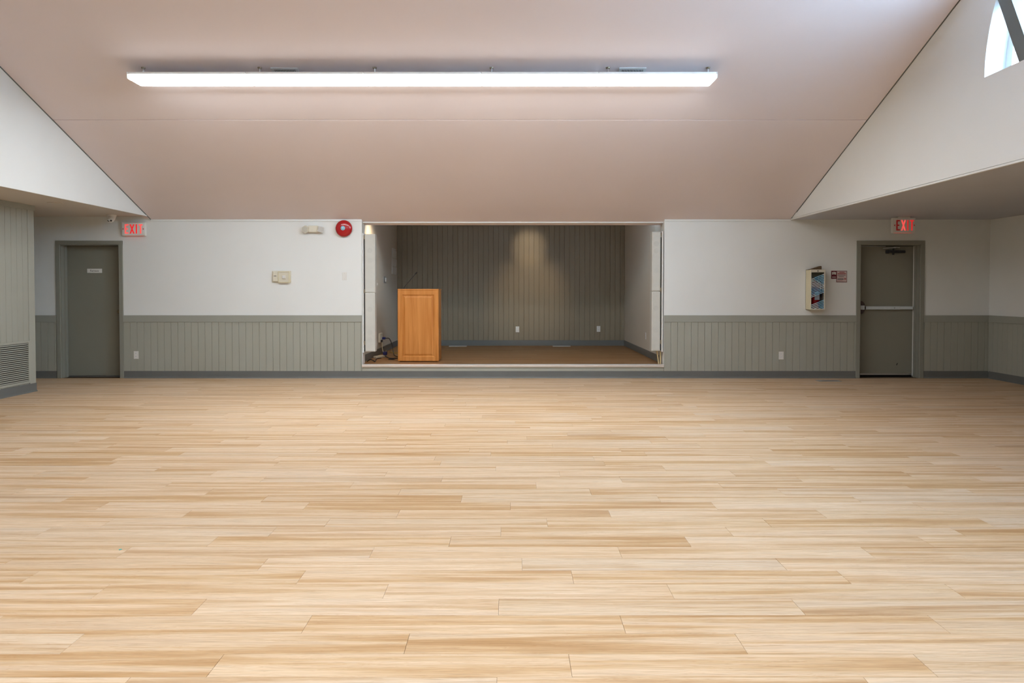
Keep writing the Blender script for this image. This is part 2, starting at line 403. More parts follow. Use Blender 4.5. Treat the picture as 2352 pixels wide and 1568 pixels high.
# gable walls and low side ceilings
def gable_left():
    return MB().prism([(YB, ZSL + .003), (YB, ceil(YB) + .1), (RIDGE, ceil(RIDGE) + .1), (YR, ceil(YR) + .1), (YR, ZSL + .003)], 'x', XGL, XGL - .15)
struct(gable_left().build('wall_gable_left', 'wall'), 'white left gable wall above the low ceiling', 'wall')
ac, ar, az = RIDGE, 1.785, 3.2; SILL = 3.261
arch = []
for i in range(0, 41):
    ph = math.asin((SILL - az) / ar) + (math.pi - 2 * math.asin((SILL - az) / ar)) * i / 40
    u = abs(math.cos(ph)); e = max(0., min(1., (math.sin(ph) - .42) / .4)); rr = ar * (1 - e) + 1.56 * e
    arch.append((ac + rr * math.cos(ph), az + rr * math.sin(ph)))
arch[0] = (6.451, SILL); arch[-1] = (2 * RIDGE - 6.451, SILL)
GT = .19
b = MB(); x0, x1 = XGR, XGR + GT
for x in (x0, x1):
    b.poly([(x, YB, ZSR), (x, YB, ceil(YB) + .1), (x, arch[0][0], ceil(arch[0][0]) + .1), (x, arch[0][0], ZSR)])
    b.poly([(x, YR, ZSR), (x, YR, ceil(YR) + .1), (x, arch[-1][0], ceil(arch[-1][0]) + .1), (x, arch[-1][0], ZSR)])
    for (ya, za), (yb_, zb) in zip(arch, arch[1:]):
        b.poly([(x, ya, ZSR), (x, ya, SILL), (x, yb_, SILL), (x, yb_, ZSR)])
        b.poly([(x, ya, za), (x, ya, ceil(ya) + .1), (x, yb_, ceil(yb_) + .1), (x, yb_, zb)])
for (ya, za), (yb_, zb) in zip(arch, arch[1:]): b.poly([(x0, ya, za), (x1, ya, za), (x1, yb_, zb), (x0, yb_, zb)])
b.poly([(x0, arch[0][0], SILL), (x1, arch[0][0], SILL), (x1, arch[-1][0], SILL), (x0, arch[-1][0], SILL)])
b.poly([(x0, YB, ZSR + .003), (x1, YB, ZSR + .003), (x1, YR, ZSR + .003), (x0, YR, ZSR + .003)])
b.poly([(x0, YB, ZSR), (x1, YB, ZSR), (x1, YB, ceil(YB) + .1), (x0, YB, ceil(YB) + .1)])
struct(b.build('wall_gable_right', 'wall'), 'white right gable wall with an arched window opening', 'wall')
struct(B(-8.1, XGL - .012, YR, YB, ZSL, ZSL + .12).build('ceiling_left', 'soffit'), 'low flat ceiling above the furnace door', 'ceiling')
struct(B(XGR + .012, 7.5, YR, YB, ZSR, ZSR + .12).build('ceiling_right', 'soffit_right'), 'low flat ceiling above the exit door at right', 'ceiling')
b = MB(); b.box(XGR - .009, XGR, 4.0, YB - .02, ZSR + .019, ZSR + .085); b.box(XGR - .012, XGR + .02, 4.0, YB - .02, ZSR - .004, ZSR + .0135)
trim(b, 'wall', 'white edge strip along the bottom of the right gable wall')
trim(B(XGL - .02, XGL + .006, 5.5, YB - .02, ZSL - .004, ZSL + .012), 'wall', 'white edge strip along the bottom of the left gable wall')
# arched window in the right gable
win = thing('window_1', 'arched window high in the right gable wall', 'window', (XGR + GT, RIDGE, SILL), kind='structure')
b = MB(); xa, xb = XGR + GT - .005, XGR + GT + .02; pr = None; fw = .075
inn = [(ac + (yy - ac) * (1 - fw / 1.7), az + (zz - az) * (1 - fw / 1.7)) for yy, zz in arch]
for i in range(len(arch) - 1):
    for x in (xa, xb): b.poly([(x, *arch[i]), (x, *arch[i + 1]), (x, *inn[i + 1]), (x, *inn[i])])
    b.poly([(xa, *inn[i]), (xa, *inn[i + 1]), (xb, *inn[i + 1]), (xb, *inn[i])])
b.box(xa, xb, inn[-1][0] - .05, inn[0][0] + .05, SILL, SILL + .05)
b.build('window_frame', 'winframe', win)
for yy in (6.256, 5.74, 5.2, 4.67, 4.13, 3.6, 3.07):
    top = max(z for (q, z) in inn if True) if abs(yy - RIDGE) < .3 else min(inn, key=lambda t: abs(t[0] - yy))[1]
    B(xa + .005, xb - .005, yy - .018, yy + .018, SILL + .03, top - .01).build('mullion', 'winframe', win)
MB().prism(inn, 'x', xa + .014, xa + .018).build('pane', 'glass', win)
# slanting grey brace standing in the opening
hw = .145
br = MB().prism([(6.03, SILL), (6.03 - hw, SILL), (6.03 - hw + .27 * 1.66, SILL + .63 * 1.66 - .02), (6.03 + .275 * 1.55, SILL + .635 * 1.55)], 'x', XGR + .012, XGR + .10).build('roof_brace', 'beam', org=(XGR + .05, 6.0, SILL))
tag(br, 'slanting dark grey roof brace crossing the arched window', 'brace')

# main ceiling
def slab(y0, y1, dz=0, th=.05, x0=XGL - .0, x1=XGR + .0):
    return MB().prism([(y0, ceil(y0) + dz), (y1, ceil(y1) + dz), (y1, ceil(y1) + th), (y0, ceil(y0) + th)], 'x', x0, x1)
YC = 8.545
ce = struct(MB().prism([(YB + .2, ceil(YB + .2) + .015), (RIDGE, ceil(RIDGE) + .015), (YR - .1, ceil(YR) - .04 + .015), (YR - .1, ceil(YR) + .2), (RIDGE, ceil(RIDGE) + .25), (YB + .2, ceil(YB) + .2)], 'x', XGL - .1, XGR + .1).build('ceiling', 'ceiling'), 'sloping taupe ceiling of the hall', 'ceiling')
slab(YC + .006, YB, 0, .013).build('ceiling_panel', 'ceiling', ce)
slab(YB, YB + .085, 0, .013, OPL, OPR).build('ceiling_panel', 'ceiling', ce)
slab(RIDGE, YC - .006, 0, .013).build('ceiling_panel', 'ceiling', ce)
slab(YR, RIDGE, 0, .013).build('ceiling_panel', 'ceiling', ce)

for xg, sg, lb in ((XGL, 1, 'thin dark joint bead between sloping ceiling and left gable wall'), (XGR, -1, 'thin dark joint bead between sloping ceiling and right gable wall')):
    trim(MB().prism([(YB - .01, ceil(YB - .01) - .009), (RIDGE + .1, ceil(RIDGE + .1) - .009), (RIDGE + .1, ceil(RIDGE + .1) + .004), (YB - .01, ceil(YB - .01) + .004)], 'x', xg, xg + sg * .009), 'beam', lb)

# ------------------------------------------------------------------ stage
XSL, XSR, ZC = -2.315, 2.34, 2.70
sf = struct(B(XSL - .1, XSR + .1, YB + .0, YS + .1, ZS - .12, ZS - .006).build('stage_floor', 'sub'), 'brown oak plank floor of the raised stage', 'floor')
bmj = bmesh.new(); lay = bmj.faces.layers.float.new('rnd'); y = YB + .03
while y < YS:
    x = -3.6 + random.uniform(0, PL)
    x = x - PL
    while x < XSR:
        xa, xb = max(x, XSL), min(x + PL, XSR)
        if xb - xa > .02:
            v = random.random()
            for f in add_plank(bmj, xa, xb, y, min(y + PW, YS), ZS): f[lay] = v
        x += PL
    y += PW
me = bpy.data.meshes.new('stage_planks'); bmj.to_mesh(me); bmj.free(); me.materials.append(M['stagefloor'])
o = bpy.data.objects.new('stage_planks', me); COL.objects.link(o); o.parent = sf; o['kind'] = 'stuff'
ws = struct(B(XSL - .1, XSR + .1, YS, YS + .12, ZS, 2.8).build('wall_stage_back', 'stage_panel'), 'dark taupe boarded back wall of the stage', 'wall')
boards_x(ws, 'stage_panel', XSL + .002, XSR - .002, YS - .011, ZS + .09, ZC)
struct(B(XSL - .15, XSL, YB + T, YS, ZS - .1, 2.8).build('wall_stage_left', 'stage_wall'), 'beige left side wall of the stage behind the lectern', 'wall')
struct(B(XSR, XSR + .15, YB + T, YS, ZS - .1, 2.8).build('wall_stage_right', 'stage_wall'), 'beige right side wall of the stage', 'wall')
struct(B(XSL - .15, XSR + .15, YB + T, YS + .1, ZC, ZC + .1).build('ceiling_stage', 'soffit'), 'flat ceiling of the stage', 'ceiling')
struct(B(XSL, XSR, YS - .023, YS - .011, ZS, ZS + .112, bev=.002).build('baseboard_stage_back', 'base'), 'dark baseboard along the boarded back wall of the stage', 'baseboard')
struct(B(XSL, XSL + .012, YB + T, YS - .024, ZS, ZS + .112, bev=.002).build('baseboard_stage_left', 'base'), 'dark baseboard along the left stage wall', 'baseboard')
struct(B(XSR - .012, XSR, YB + T, YS - .024, ZS, ZS + .112, bev=.002).build('baseboard_stage_right', 'base'), 'dark baseboard along the right stage wall', 'baseboard')
trim(MB().prism([(YB - .028, ZS - .042), (YB - .030, ZS - .012), (YB - .022, ZS - .001), (YB - .012, ZS + .003), (YB + .05, ZS + .003), (YB + .05, ZS - .002), (YB - .010, ZS - .006), (YB - .010, ZS - .042)], 'x', OPL, OPR - .003), 'alu', 'shiny metal nosing along the front edge of the stage')
trim(B(OPL, OPR - .003, YB - .011, YB, BT - .02, ZS - .02), 'panel', 'pale sage riser board under the stage nosing')

# ------------------------------------------------------------------ doors
def casing(name_parent, x0, x1, fo, top, depth):
    """door frame: face casing around the opening and the deep jambs"""
    f = .066 if fo is None else fo
    b = MB()
    b.box(x0 - f, x0, YB - .018, YB + .001, 0, top + .055, bev=.003); b.box(x1, x1 + f, YB - .018, YB + .001, 0, top + .055, bev=.003)
    b.box(x0 - f, x1 + f, YB - .019, YB + .001, top, top + .055, bev=.003)
    b.build('casing', 'frame', name_parent)
    b = MB(); b.box(x0, x0 + .012, YB, YB + depth + .03, 0, top); b.box(x1 - .012, x1, YB, YB + depth + .03, 0, top); b.box(x0, x1, YB, YB + depth + .03, top - .012, top)
    s_ = .5 * depth
    b.box(x0, x0 + .03, YB + s_, YB + s_ + .028, 0, top - .01, bev=.002); b.box(x1 - .03, x1, YB + s_, YB + s_ + .028, 0, top - .01, bev=.002)
    b.build('jamb', 'frame', name_parent)
struct(B(dL[0] - .2, dL[1] + .2, YB + T, YB + T + .06, -.1, 2.4).build('light_block_furnace_door', 'dark'), 'added dark backing blocking daylight behind the furnace door', 'wall')  # unseen backing added to keep daylight from leaking round the door
struct(B(dR[0] - .2, dR[1] + .2, YB + T, YB + T + .06, -.1, 2.4).build('light_block_exit_door', 'dark'), 'added dark backing blocking daylight behind the exit door', 'wall')  # likewise added out of sight to stop daylight leaks
d1 = thing('door_1', 'grey flush furnace room door with small white name plate', 'door', ((dL[0] + dL[1]) / 2, YB, 0), kind='structure')
casing(d1, dL[0], dL[1], .06, DT, .15)
yf = YB + .155
lf = B(dL[0] + .014, dL[1] - .014, yf, yf + .045, .02, DT - .014, bev=.002).build('leaf', 'door', d1)
k = MB(); k.lathe((-6.04, yf, 1.017), (0, -1, 0), [(0, 0), (.03, 0), (.03, .006), (.012, .01), (.011, .03), (.026, .042), (.029, .055), (.022, .068), (0, .072)])
k.build('knob', 'brass', lf, smooth=True)
pl = B(-6.548, -6.319, yf - .004, yf, 1.613, 1.677, bev=.001).build('name_plate', 'plastic', lf)
def text(txt, size, x, y, z, mt, parent, name='lettering', sx=1.):
    cu = bpy.data.curves.new(name, 'FONT'); cu.body = txt; cu.size = size; cu.align_x = 'CENTER'; cu.align_y = 'CENTER'; cu.extrude = .0004; cu.resolution_u = 2
    t = bpy.data.objects.new(name, cu); COL.objects.link(t)
    dg = bpy.context.evaluated_depsgraph_get(); me = bpy.data.meshes.new_from_object(t.evaluated_get(dg)); bpy.data.objects.remove(t)
    me.transform(Matrix.Translation((x, y, z)) @ Matrix.Rotation(R(90), 4, 'X') @ Matrix.Diagonal((sx, 1, 1, 1)))
    me.transform(Matrix.Translation(-wloc(parent))); me.materials.clear(); me.materials.append(M[mt])
    o = bpy.data.objects.new(name, me); COL.objects.link(o); o.parent = parent; return o
text('Furnace', .042, -6.435, yf - .0045, 1.645, 'ink', d1)
B(dL[0] + .012, dL[1] - .012, yf - .01, yf + .05, 0, .014, bev=.003).build('threshold', 'metal', d1)
d2 = thing('door_2', 'grey steel exit door with silver push bar and closer', 'door', ((dR[0] + dR[1]) / 2, YB, 0), kind='structure')
casing(d2, dR[0], dR[1], .062, DT, .15)
lf = B(dR[0] + .016, dR[1] - .02, yf, yf + .045, .03, DT - .02, bev=.002).build('leaf', 'door', d2)
B(dR[0] + .02, dR[1] - .022, yf - .003, yf, .03, .055).build('door_sweep', 'metal', lf)
B(dR[1] - .021, dR[1] - .013, yf - .012, yf + .03, .02, DT - .02).build('weather_strip', 'plastic', d2)
b = MB(); b.box(5.49, 6.02, yf - .05, yf - .016, 1.046, 1.097, bev=.005)
pb = b.build('push_bar', 'bar', lf)
B(6.022, 6.215, yf - .047, yf - .001, 1.048, 1.095, bev=.004).build('bar_housing', 'bar', pb)
B(5.472, 5.49, yf - .046, yf - .001, 1.05, 1.093, bev=.003).build('bar_end', 'black', pb)
MB().cyl((5.93, yf - .0505, 1.07), (0, -1, 0), .006, .006, .002, 10).build('key_cylinder', 'ink', pb)
hb = MB().prism([(5.405 + .03 * math.cos(a) if False else 5.41 + (.062 * max(0, math.cos(a))), 1.078 + .10 * math.sin(a)) for a in [R(-90 + 12 * i) for i in range(16)]] + [(5.365, 1.178), (5.365, .978)], 'y', yf - .06, yf).build('latch_case', 'bronze', lf)
B(5.367, 5.462, yf - .066, yf - .058, 1.045, 1.11, bev=.003).build('latch_cover', 'bar', hb)
cl = B(5.84, 6.09, yf - .055, yf - .002, 1.918, 1.958, bev=.01, seg=2).build('door_closer', 'black', lf)
B(5.80, 5.845, yf - .05, yf - .004, 1.91, 1.965, bev=.004).build('closer_cap', 'black', cl)
MB().cyl((5.91, yf - .03, 1.89), (0, 0, 1), .014, .014, .1, 12).build('closer_spindle', 'black', cl)
b = MB(); b.box(5.735, 5.93, yf - .075, yf - .055, 1.988, 1.998, rot=Matrix.Rotation(R(-3), 3, 'Y')); b.box(5.9, 5.99, yf - .075, yf - .055, 2.0, 2.008, rot=Matrix.Rotation(R(6), 3, 'Y'))
b.build('closer_arm', 'metal', cl)
B(5.40, 5.80, yf - .014, yf - .004, 2.018, 2.025).build('head_strip', 'metal', d2)
MB().box(5.998, 6.012, yf - .001, yf, .18, .215, rot=Matrix.Rotation(R(25), 3, 'Y')).build('scuff_mark', 'black', lf)

# ------------------------------------------------------------------ exit signs
def exit_sign(loc, wd, ht, dep, label, bright, canopy):
    """loc: bottom centre of the front face"""
    x, y, z = loc
    t = thing('exit_sign', label, 'exit sign', (x, y + dep / 2, z), 'exit signs')
    B(x - wd / 2, x + wd / 2, y, y + dep, z, z + ht, bev=.004).build('housing', 'plastic', t)
    fp = B(x - wd / 2 + .012, x + wd / 2 - .012, y - .004, y, z + .012, z + ht - .012, bev=.0015).build('face_plate', 'white', t)
    lh = ht * .70; zb = z + ht * .15; yy0, yy1 = y - .0065, y - .0035; st = .019
    xs = x - wd * .36; lw = wd * .155; gp = wd * .065
    def letter(ch, x0, mt):
        b = MB(); x1 = x0 + lw; zt = zb + lh
        if ch == 'E':
            b.box(x0, x0 + st, yy0, yy1, zb, zt)
            for q in (zb, zb + lh / 2 - .009, zt - .019): b.box(x0 + st, x1 if q != zb + lh / 2 - .009 else x1 - .008, yy0, yy1, q, q + .019)
        if ch == 'X':
            for a_, c_ in ((x0, x1), (x1, x0)):
                s_ = st * .55 if a_ < c_ else st * .55
                b.prism([(a_ - s_, zb), (a_ + s_, zb), (c_ + s_, zt), (c_ - s_, zt)], 'y', yy0 + (.0004 if a_ < c_ else 0), yy1)
        if ch == 'I': b.box(x0, x0 + st, yy0, yy1, zb, zt)
        if ch == 'T': b.box(x0 + lw / 2 - st / 2, x0 + lw / 2 + st / 2, yy0, yy1, zb, zt - .019); b.box(x0 - .002, x1 + .002, yy0, yy1, zt - .019, zt)
        return b.build('letter', mt, t)
    letter('E', xs, bright[0]); letter('X', xs + lw + gp + .006, bright[1]); letter('I', xs + 2 * (lw + gp) + .012, bright[2]); letter('T', xs + 2 * (lw + gp) + st + gp + .016, bright[3])
    zm = z + ht / 2
    for sx in (-1, 1):
        ex = x + sx * (wd / 2 - .022)
        MB().prism([(ex + sx * .009, zm), (ex - sx * .006, zm + .017), (ex - sx * .006, zm - .017)], 'y', yy0, yy1).build('arrow', 'reddim', t)
    if canopy: B(x - .09, x + .09, y + .005, y + dep - .005, z + ht, canopy, bev=.004).build('canopy', 'plastic', t)
    B(x - wd * .4, x + wd * .4, y + .012, y + dep - .012, z - .001, z + .001).build('down_slot', 'redglow', t)
    return t
exit_sign((-5.72, YB - .05, 2.172), .352, .203, .05, 'red letter exit sign on the wall above the furnace door', ('redhot', 'redglow', 'redglow', 'redhot'), None)
exit_sign((5.75, 10.38, 2.182), .33, .218, .06, 'red letter exit sign hanging from the low ceiling at right', ('reddim', 'redhot', 'redglow', 'redglow'), ZSR)

# ------------------------------------------------------------------ wall fittings
# emergency light
t = thing('emergency_light', 'cream twin head emergency light high on the wall beside the red bell', 'emergency light', (-2.99, YB, 2.27))
B(-3.07, -2.92, YB - .06, YB, 2.222, 2.325, bev=.012, seg=2).build('body', 'cream', t)
def lamp_head(cx, cz, n, rot, mt):
    b = MB(); c = Vector((cx, YB - .085, cz)); d = Vector((-.15 if cx < -3 else .2, -1, -.12)).normalized(); q = d.to_track_quat('Z', 'Y')
    r = .056; pts = [c + q @ Vector((r * math.cos(rot + 2 * math.pi * i / n), r * math.sin(rot + 2 * math.pi * i / n) * 1.05, 0)) for i in range(n)]
    A = [b.bm.verts.new(p - d * .05) for p in pts]; Bq = [b.bm.verts.new(p) for p in pts]
    b.bm.faces.new(A[::-1]); b.bm.faces.new(Bq)
    for i in range(n): b.bm.faces.new((A[i], A[(i + 1) % n], Bq[(i + 1) % n], Bq[i]))
    h = b.build('lamp_head', mt, t)
    b = MB()
    for j in range(-2, 3):
        o_ = j * .017; ln = .078 - abs(j) * .01
        vs = [c + q @ Vector(p) for p in ((o_ - .0025, -ln / 2, .001), (o_ + .0025, -ln / 2, .001), (o_ + .0025, ln / 2, .004), (o_ - .0025, ln / 2, .004))]
        b.poly([tuple(v) for v in vs])
    for j in range(-2, 3):
        o_ = j * .017; ln = .078 - abs(j) * .01
        vs = [c + q @ Vector(p) for p in ((-ln / 2, o_ - .0025, .002), (-ln / 2, o_ + .0025, .002), (ln / 2, o_ + .0025, .003), (ln / 2, o_ - .0025, .003))]
        b.poly([tuple(v) for v in vs])
    b.build('lens_grid', 'driver' if mt == 'cream' else 'metal', h)
    MB().tube([(cx + (.03 if cx < -3 else -.03), YB - .03, cz), (cx, YB - .08, cz)], .012, 8, 0).build('arm', 'cream', t)
lamp_head(-3.105, 2.264, 6, R(30), 'cream'); lamp_head(-2.868, 2.264, 4, R(30), 'white')
# fire bell
t = thing('fire_alarm_bell', 'round red fire alarm bell with pale blue hub', 'alarm bell', (-2.529, YB, 2.282))
MB().lathe((-2.529, YB, 2.282), (0, -1, 0), [(.06, 0), (.06, .03)], 24).build('backbox', 'dark', t)
MB().lathe((-2.529, YB, 2.282), (0, -1, 0), [(.118, .026), (.127, .024), (.127, .034), (.124, .046), (.112, .062), (.09, .072), (.05, .079), (.0, .081)], 48).build('gong', 'red', t, smooth=True)
MB().lathe((-2.533, YB - .078, 2.283), (0, -1, 0), [(.033, 0), (.033, .004), (.02, .008), (.018, .012), (0, .013)], 24).build('hub', 'blue', t, smooth=True)
MB().lathe((-2.533, YB - .091, 2.283), (0, -1, 0), [(.008, 0), (.008, .004), (0, .005)], 12).build('hub_screw', 'metal', t)
# thermostat
t = thing('thermostat', 'beige thermostat with square knob on a wall plate', 'thermostat', (-3.49, YB, 1.45))
B(-3.635, -3.344, YB - .008, YB, 1.462, 1.639, bev=.006, seg=2).build('wall_plate', 'cream', t)
B(-3.612, -3.535, YB - .04, YB - .008, 1.478, 1.628, bev=.006, seg=2).build('cover', 'cream', t)
B(-3.598, -3.558, YB - .0415, YB - .04, 1.558, 1.566).build('slot', 'ink', t)
g = B(-3.53, -3.358, YB - .034, YB - .008, 1.468, 1.63, bev=.004).build('guard_box', 'cream', t)
b = MB()
b.box(-3.53, -3.358, YB - .046, YB - .034, 1.62, 1.63); b.box(-3.53, -3.358, YB - .046, YB - .034, 1.458, 1.470); b.box(-3.53, -3.52, YB - .046, YB - .034, 1.47, 1.62); b.box(-3.368, -3.358, YB - .046, YB - .034, 1.47, 1.62)
b.build('guard_rim', 'creammetal', g)
B(-3.464, -3.416, YB - .062, YB - .034, 1.52, 1.568, bev=.006, seg=2).build('knob', 'plastic', t)
# blank plate
t = thing('blank_plate', 'white blank wall plate beside the stage opening', 'wall plate', (-2.529, YB, 1.5))
B(-2.565, -2.493, YB - .006, YB, 1.499, 1.619, bev=.003, seg=2).build('plate', 'plastic', t)
for z in (1.516, 1.602): MB().cyl((-2.529, YB - .006, z), (0, -1, 0), .004, .004, .001, 10).build('screw', 'driver', t)
# outlets
def outlet(x, y, z, nrm, label):
    """z bottom of plate; nrm 'y' faces -y, 'x' faces -x"""
    t = thing('power_outlet', label, 'outlet', (x, y, z), 'white duplex wall outlets')
    def bx(u0, u1, d0, d1, z0, z1, **k):
        if nrm == 'y': return B(x + u0, x + u1, y - d1, y - d0, z + z0, z + z1, **k)
        return B(x - d1, x - d0, y + u0, y + u1, z + z0, z + z1, **k)
    bx(-.037, .037, 0, .006, 0, .12, bev=.003, seg=2).build('plate', 'plastic', t)
    for zz in (.02, .068):
        r = bx(-.018, .018, .004, .009, zz, zz + .032, bev=.003).build('receptacle', 'white', t)
        b = None
        for u in (-.008, .005): bx(u, u + .003, .0088, .0096, zz + .014, zz + .024).build('slot', 'ink', r)
    return t
outlet(-5.7175, YB - .011, .295, 'y', 'white wall outlet on sage boards beside the furnace door')
outlet(4.1415, YB - .011, .287, 'y', 'white wall outlet on sage boards left of the exit door')
outlet(.147, YS - .011, .486, 'y', 'white wall outlet at the middle of the boarded stage wall')
outlet(1.808, YS - .011, .494, 'y', 'white wall outlet near the right end of the boarded stage wall')
outlet(XSR, 12.23, .497, 'x', 'white wall outlet on the right side wall of the stage')
# fire extinguisher cabinet
cx0, cx1, cy, cz0, cz1 = 4.512, 4.727, YB - .173, 1.05, 1.655
t = thing('fire_extinguisher_cabinet', 'cream extinguisher cabinet with painted reflection stripes on its window beside the exit door', 'cabinet', ((cx0 + cx1) / 2, YB, cz0))
b = MB(); th = .004
b.box(cx0, cx0 + th, cy, YB, cz0, cz1); b.box(cx1 - th, cx1, cy, YB, cz0, cz1); b.box(cx0, cx1, cy, YB, cz0, cz0 + th); b.box(cx0, cx1, cy, YB, cz1 - th, cz1); b.box(cx0, cx1, YB - .006, YB, cz0, cz1)
b.build('body', 'creammetal', t)
b = MB(); f0, f1 = cy - .012, cy
b.box(cx0, cx0 + .008, f0, f1, cz0, cz1); b.box(cx1 - .016, cx1, f0, f1, cz0, cz1); b.box(cx0 + .008, cx1 - .016, f0, f1, cz1 - .042, cz1); b.box(cx0 + .008, cx1 - .016, f0, f1, cz0, cz0 + .016)
dr = b.build('cabinet_door', 'cream', t)
B(cx0 + .006, cx1 - .014, cy - .008, cy - .005, cz0 + .014, cz1 - .04).build('window_pane', 'striped', dr)
MB().cyl((4.615, f0, cz1 - .022), (0, -1, 0), .008, .008, .006, 12).build('lock', 'black', dr)
ft = thing('fire_extinguisher', 'red fire extinguisher inside the cream cabinet', 'fire extinguisher', (4.62, YB - .09, cz0 + th))
MB().lathe((4.62, YB - .09, cz0 + th), (0, 0, 1), [(0, 0), (.06, 0), (.065, .01), (.065, .36), (.055, .40), (.025, .425), (.02, .44), (0, .44)], 24).build('cylinder', 'red', ft, smooth=True)
B(4.60, 4.64, YB - .13, YB - .06, cz0 + .44, cz0 + .49, bev=.004).build('valve', 'black', ft)
MB().tube([(4.64, YB - .12, cz0 + .46), (4.695, YB - .13, cz0 + .40), (4.695, YB - .13, cz0 + .2)], .009, 8).build('hose', 'black', ft)
B(4.585, 4.655, YB - .157, YB - .152, cz0 + .15, cz0 + .27).build('label', 'paper', ft)
tag(MB().prism([(4.515, cz1 + .001), (4.70, cz1 + .001), (4.70, cz1 + .05), (4.688, cz1 + .056)], 'y', YB - .12, YB - .05).build('cardboard_wedge', 'brown', org=(4.6, YB - .08, cz1)), 'brown wedge shaped board lying on top of the extinguisher cabinet', 'board')
# maroon notice
t = thing('safety_notice', 'two part maroon and pale notice between cabinet and exit door', 'sign', (5.02, YB, 1.47))
B(4.898, 4.983, YB - .004, YB, 1.519, 1.641, bev=.001).build('pictogram_panel', 'maroon', t)
for q in ((4.91, 4.932, 1.583, 1.622), (4.947, 4.972, 1.583, 1.622), (4.91, 4.972, 1.598, 1.604), (4.934, 4.948, 1.59, 1.626)): B(q[0], q[1], YB - .0052, YB - .0038, q[2], q[3]).build('pictogram', 'paper', t)
for z in (1.535, 1.546): B(4.91, 4.972, YB - .0052, YB - .0038, z, z + .006).build('print_line', 'signpink', t)
B(4.978, 5.139, YB - .005, YB, 1.466, 1.641, bev=.001).build('notice_border', 'maroon', t)
pn = B(4.985, 5.132, YB - .0062, YB - .0045, 1.473, 1.634).build('notice_panel', 'signpink', t)
for x0_, x1_, z0_, h_, mt in ((5.02, 5.10, 1.612, .012, 'inkred'), (4.995, 5.12, 1.59, .014, 'inkred'), (4.995, 5.118, 1.57, .007, 'ink'), (5.01, 5.09, 1.548, .006, 'ink'), (4.995, 5.085, 1.508, .012, 'ink'), (5.095, 5.125, 1.508, .02, 'inkred'), (5.0, 5.07, 1.487, .005, 'inkred')):
    B(x0_, x1_, YB - .007, YB - .006, z0_, z0_ + h_).build('print_line', mt, pn)
# dome camera under the left low ceiling
t = thing('security_camera', 'small white turret security camera under the low ceiling at left', 'camera', (-5.94, 10.6, ZSL))
MB().lathe((-5.94, 10.6, ZSL), (0, 0, -1), [(0, 0), (.068, 0), (.068, .012), (.05, .06), (.044, .075), (0, .075)], 28).build('base', 'plastic', t, smooth=True)
MB().lathe((-5.94, 10.59, ZSL - .012), (0.12, -.45, -1), [(0, .02), (.046, .03), (.05, .055), (.045, .085), (.03, .1), (0, .103)], 24).build('eyeball', 'plastic', t, smooth=True)
for dx in (-.017, .019): MB().cyl((-5.93 + dx, 10.537, ZSL - .088), (.05, -1, -.5), .0145, .013, .012, 16).build('eye_lens', 'black', t)
# flush disc in the low ceiling
t = thing('ceiling_disc', 'flush round cover in the low ceiling above the furnace door', 'ceiling cover', (-5.85, 9.15, ZSL))
MB().lathe((-5.85, 9.15, ZSL), (0, 0, -1), [(0, .0), (.09, 0), (.09, .006), (.07, .010), (0, .010)], 32).build('cover', 'soffit', t, smooth=True)
MB().lathe((-5.85, 9.15, ZSL - .0095), (0, 0, -1), [(.062, 0), (.062, .002), (.05, .002), (.05, 0)], 32).build('ring', 'driver', t)

# return air grille on the left block
g0, g1, gz0, gz1 = 8.50, 9.282, .155, .655; gx = XBL + .011
t = thing('return_air_grille', 'sage grey louvred return air grille low on the left block', 'vent', (gx, 8.9, gz0))
B(gx, gx + .004, g0, g1, gz0, gz1).build('back_plate', 'dark', t)
b = MB(); fx = gx + .014
b.box(gx, fx, g0 - .03, g1 + .03, gz1, gz1 + .03, bev=.002); b.box(gx, fx, g0 - .03, g1 + .03, gz0 - .03, gz0, bev=.002); b.box(gx, fx, g0 - .03, g0, gz0, gz1, bev=.002); b.box(gx, fx, g1, g1 + .03, gz0, gz1, bev=.002)
b.build('frame', 'panel', t)
n = 20; sl = None
for i in range(n):
    z = gz0 + (i + .5) * (gz1 - gz0) / n
    if sl is None:
        m_ = MB(); m_.box(0, .015, 0, g1 - g0 - .002, -.0012, .0012, rot=Matrix.Rotation(R(48), 3, 'Y'), piv=(.007, 0, 0)); sl = m_.mesh('slat', 'panel')
    rel('slat', sl, t, (gx + .002, g0 + .001, z))

# ------------------------------------------------------------------ fluorescent fixtures
def wrap_light(x0, x1, yc, zb, label, rods, ends):
    t = thing('wraparound_light', label, 'ceiling light', ((x0 + x1) / 2, yc, zb), 'fluorescent wraparound lights in rows')
    hw_ = .142; zt = zb + .072
    B(x0 + .002, x1 - .002, yc - hw_ + .004, yc + hw_ - .004, zt - .028, zt, bev=.003).build('housing', 'white', t)
    df = MB().prism([(yc - hw_, zt - .028), (yc - hw_, zb + .018), (yc - hw_ + .006, zb), (yc + hw_ - .006, zb), (yc + hw_, zb + .018), (yc + hw_, zt - .028)], 'x', x0 + .004, x1 - .004).build('diffuser', 'lens', t)
    dm = df.data; dm.materials.append(M['lens_side'])
    for p in dm.polygons: p.material_index = 0 if p.normal.z < -.9 else 1
    for e in (x0 if ends[0] else None, x1 if ends[1] else None):
        if e is None: continue
        sg = -1 if e == x0 else 1
        B(min(e, e + sg * .012), max(e, e + sg * .012), yc - hw_ + .004, yc + hw_ - .004, zb + .004, zt, bev=.003).build('end_cap', 'white', t)
    for xr in rods:
        zc_ = ceil(yc)
        r = MB().cyl((xr, yc, zt - .002), (0, 0, 1), .008, .008, zc_ - zt - .002, 10).build('hanger_rod', 'metal', t)
        MB().cyl((xr, yc, zc_ - .014), (0, 0, 1), .02, .024, .014, 14).build('rod_canopy', 'brass', r)
    return t
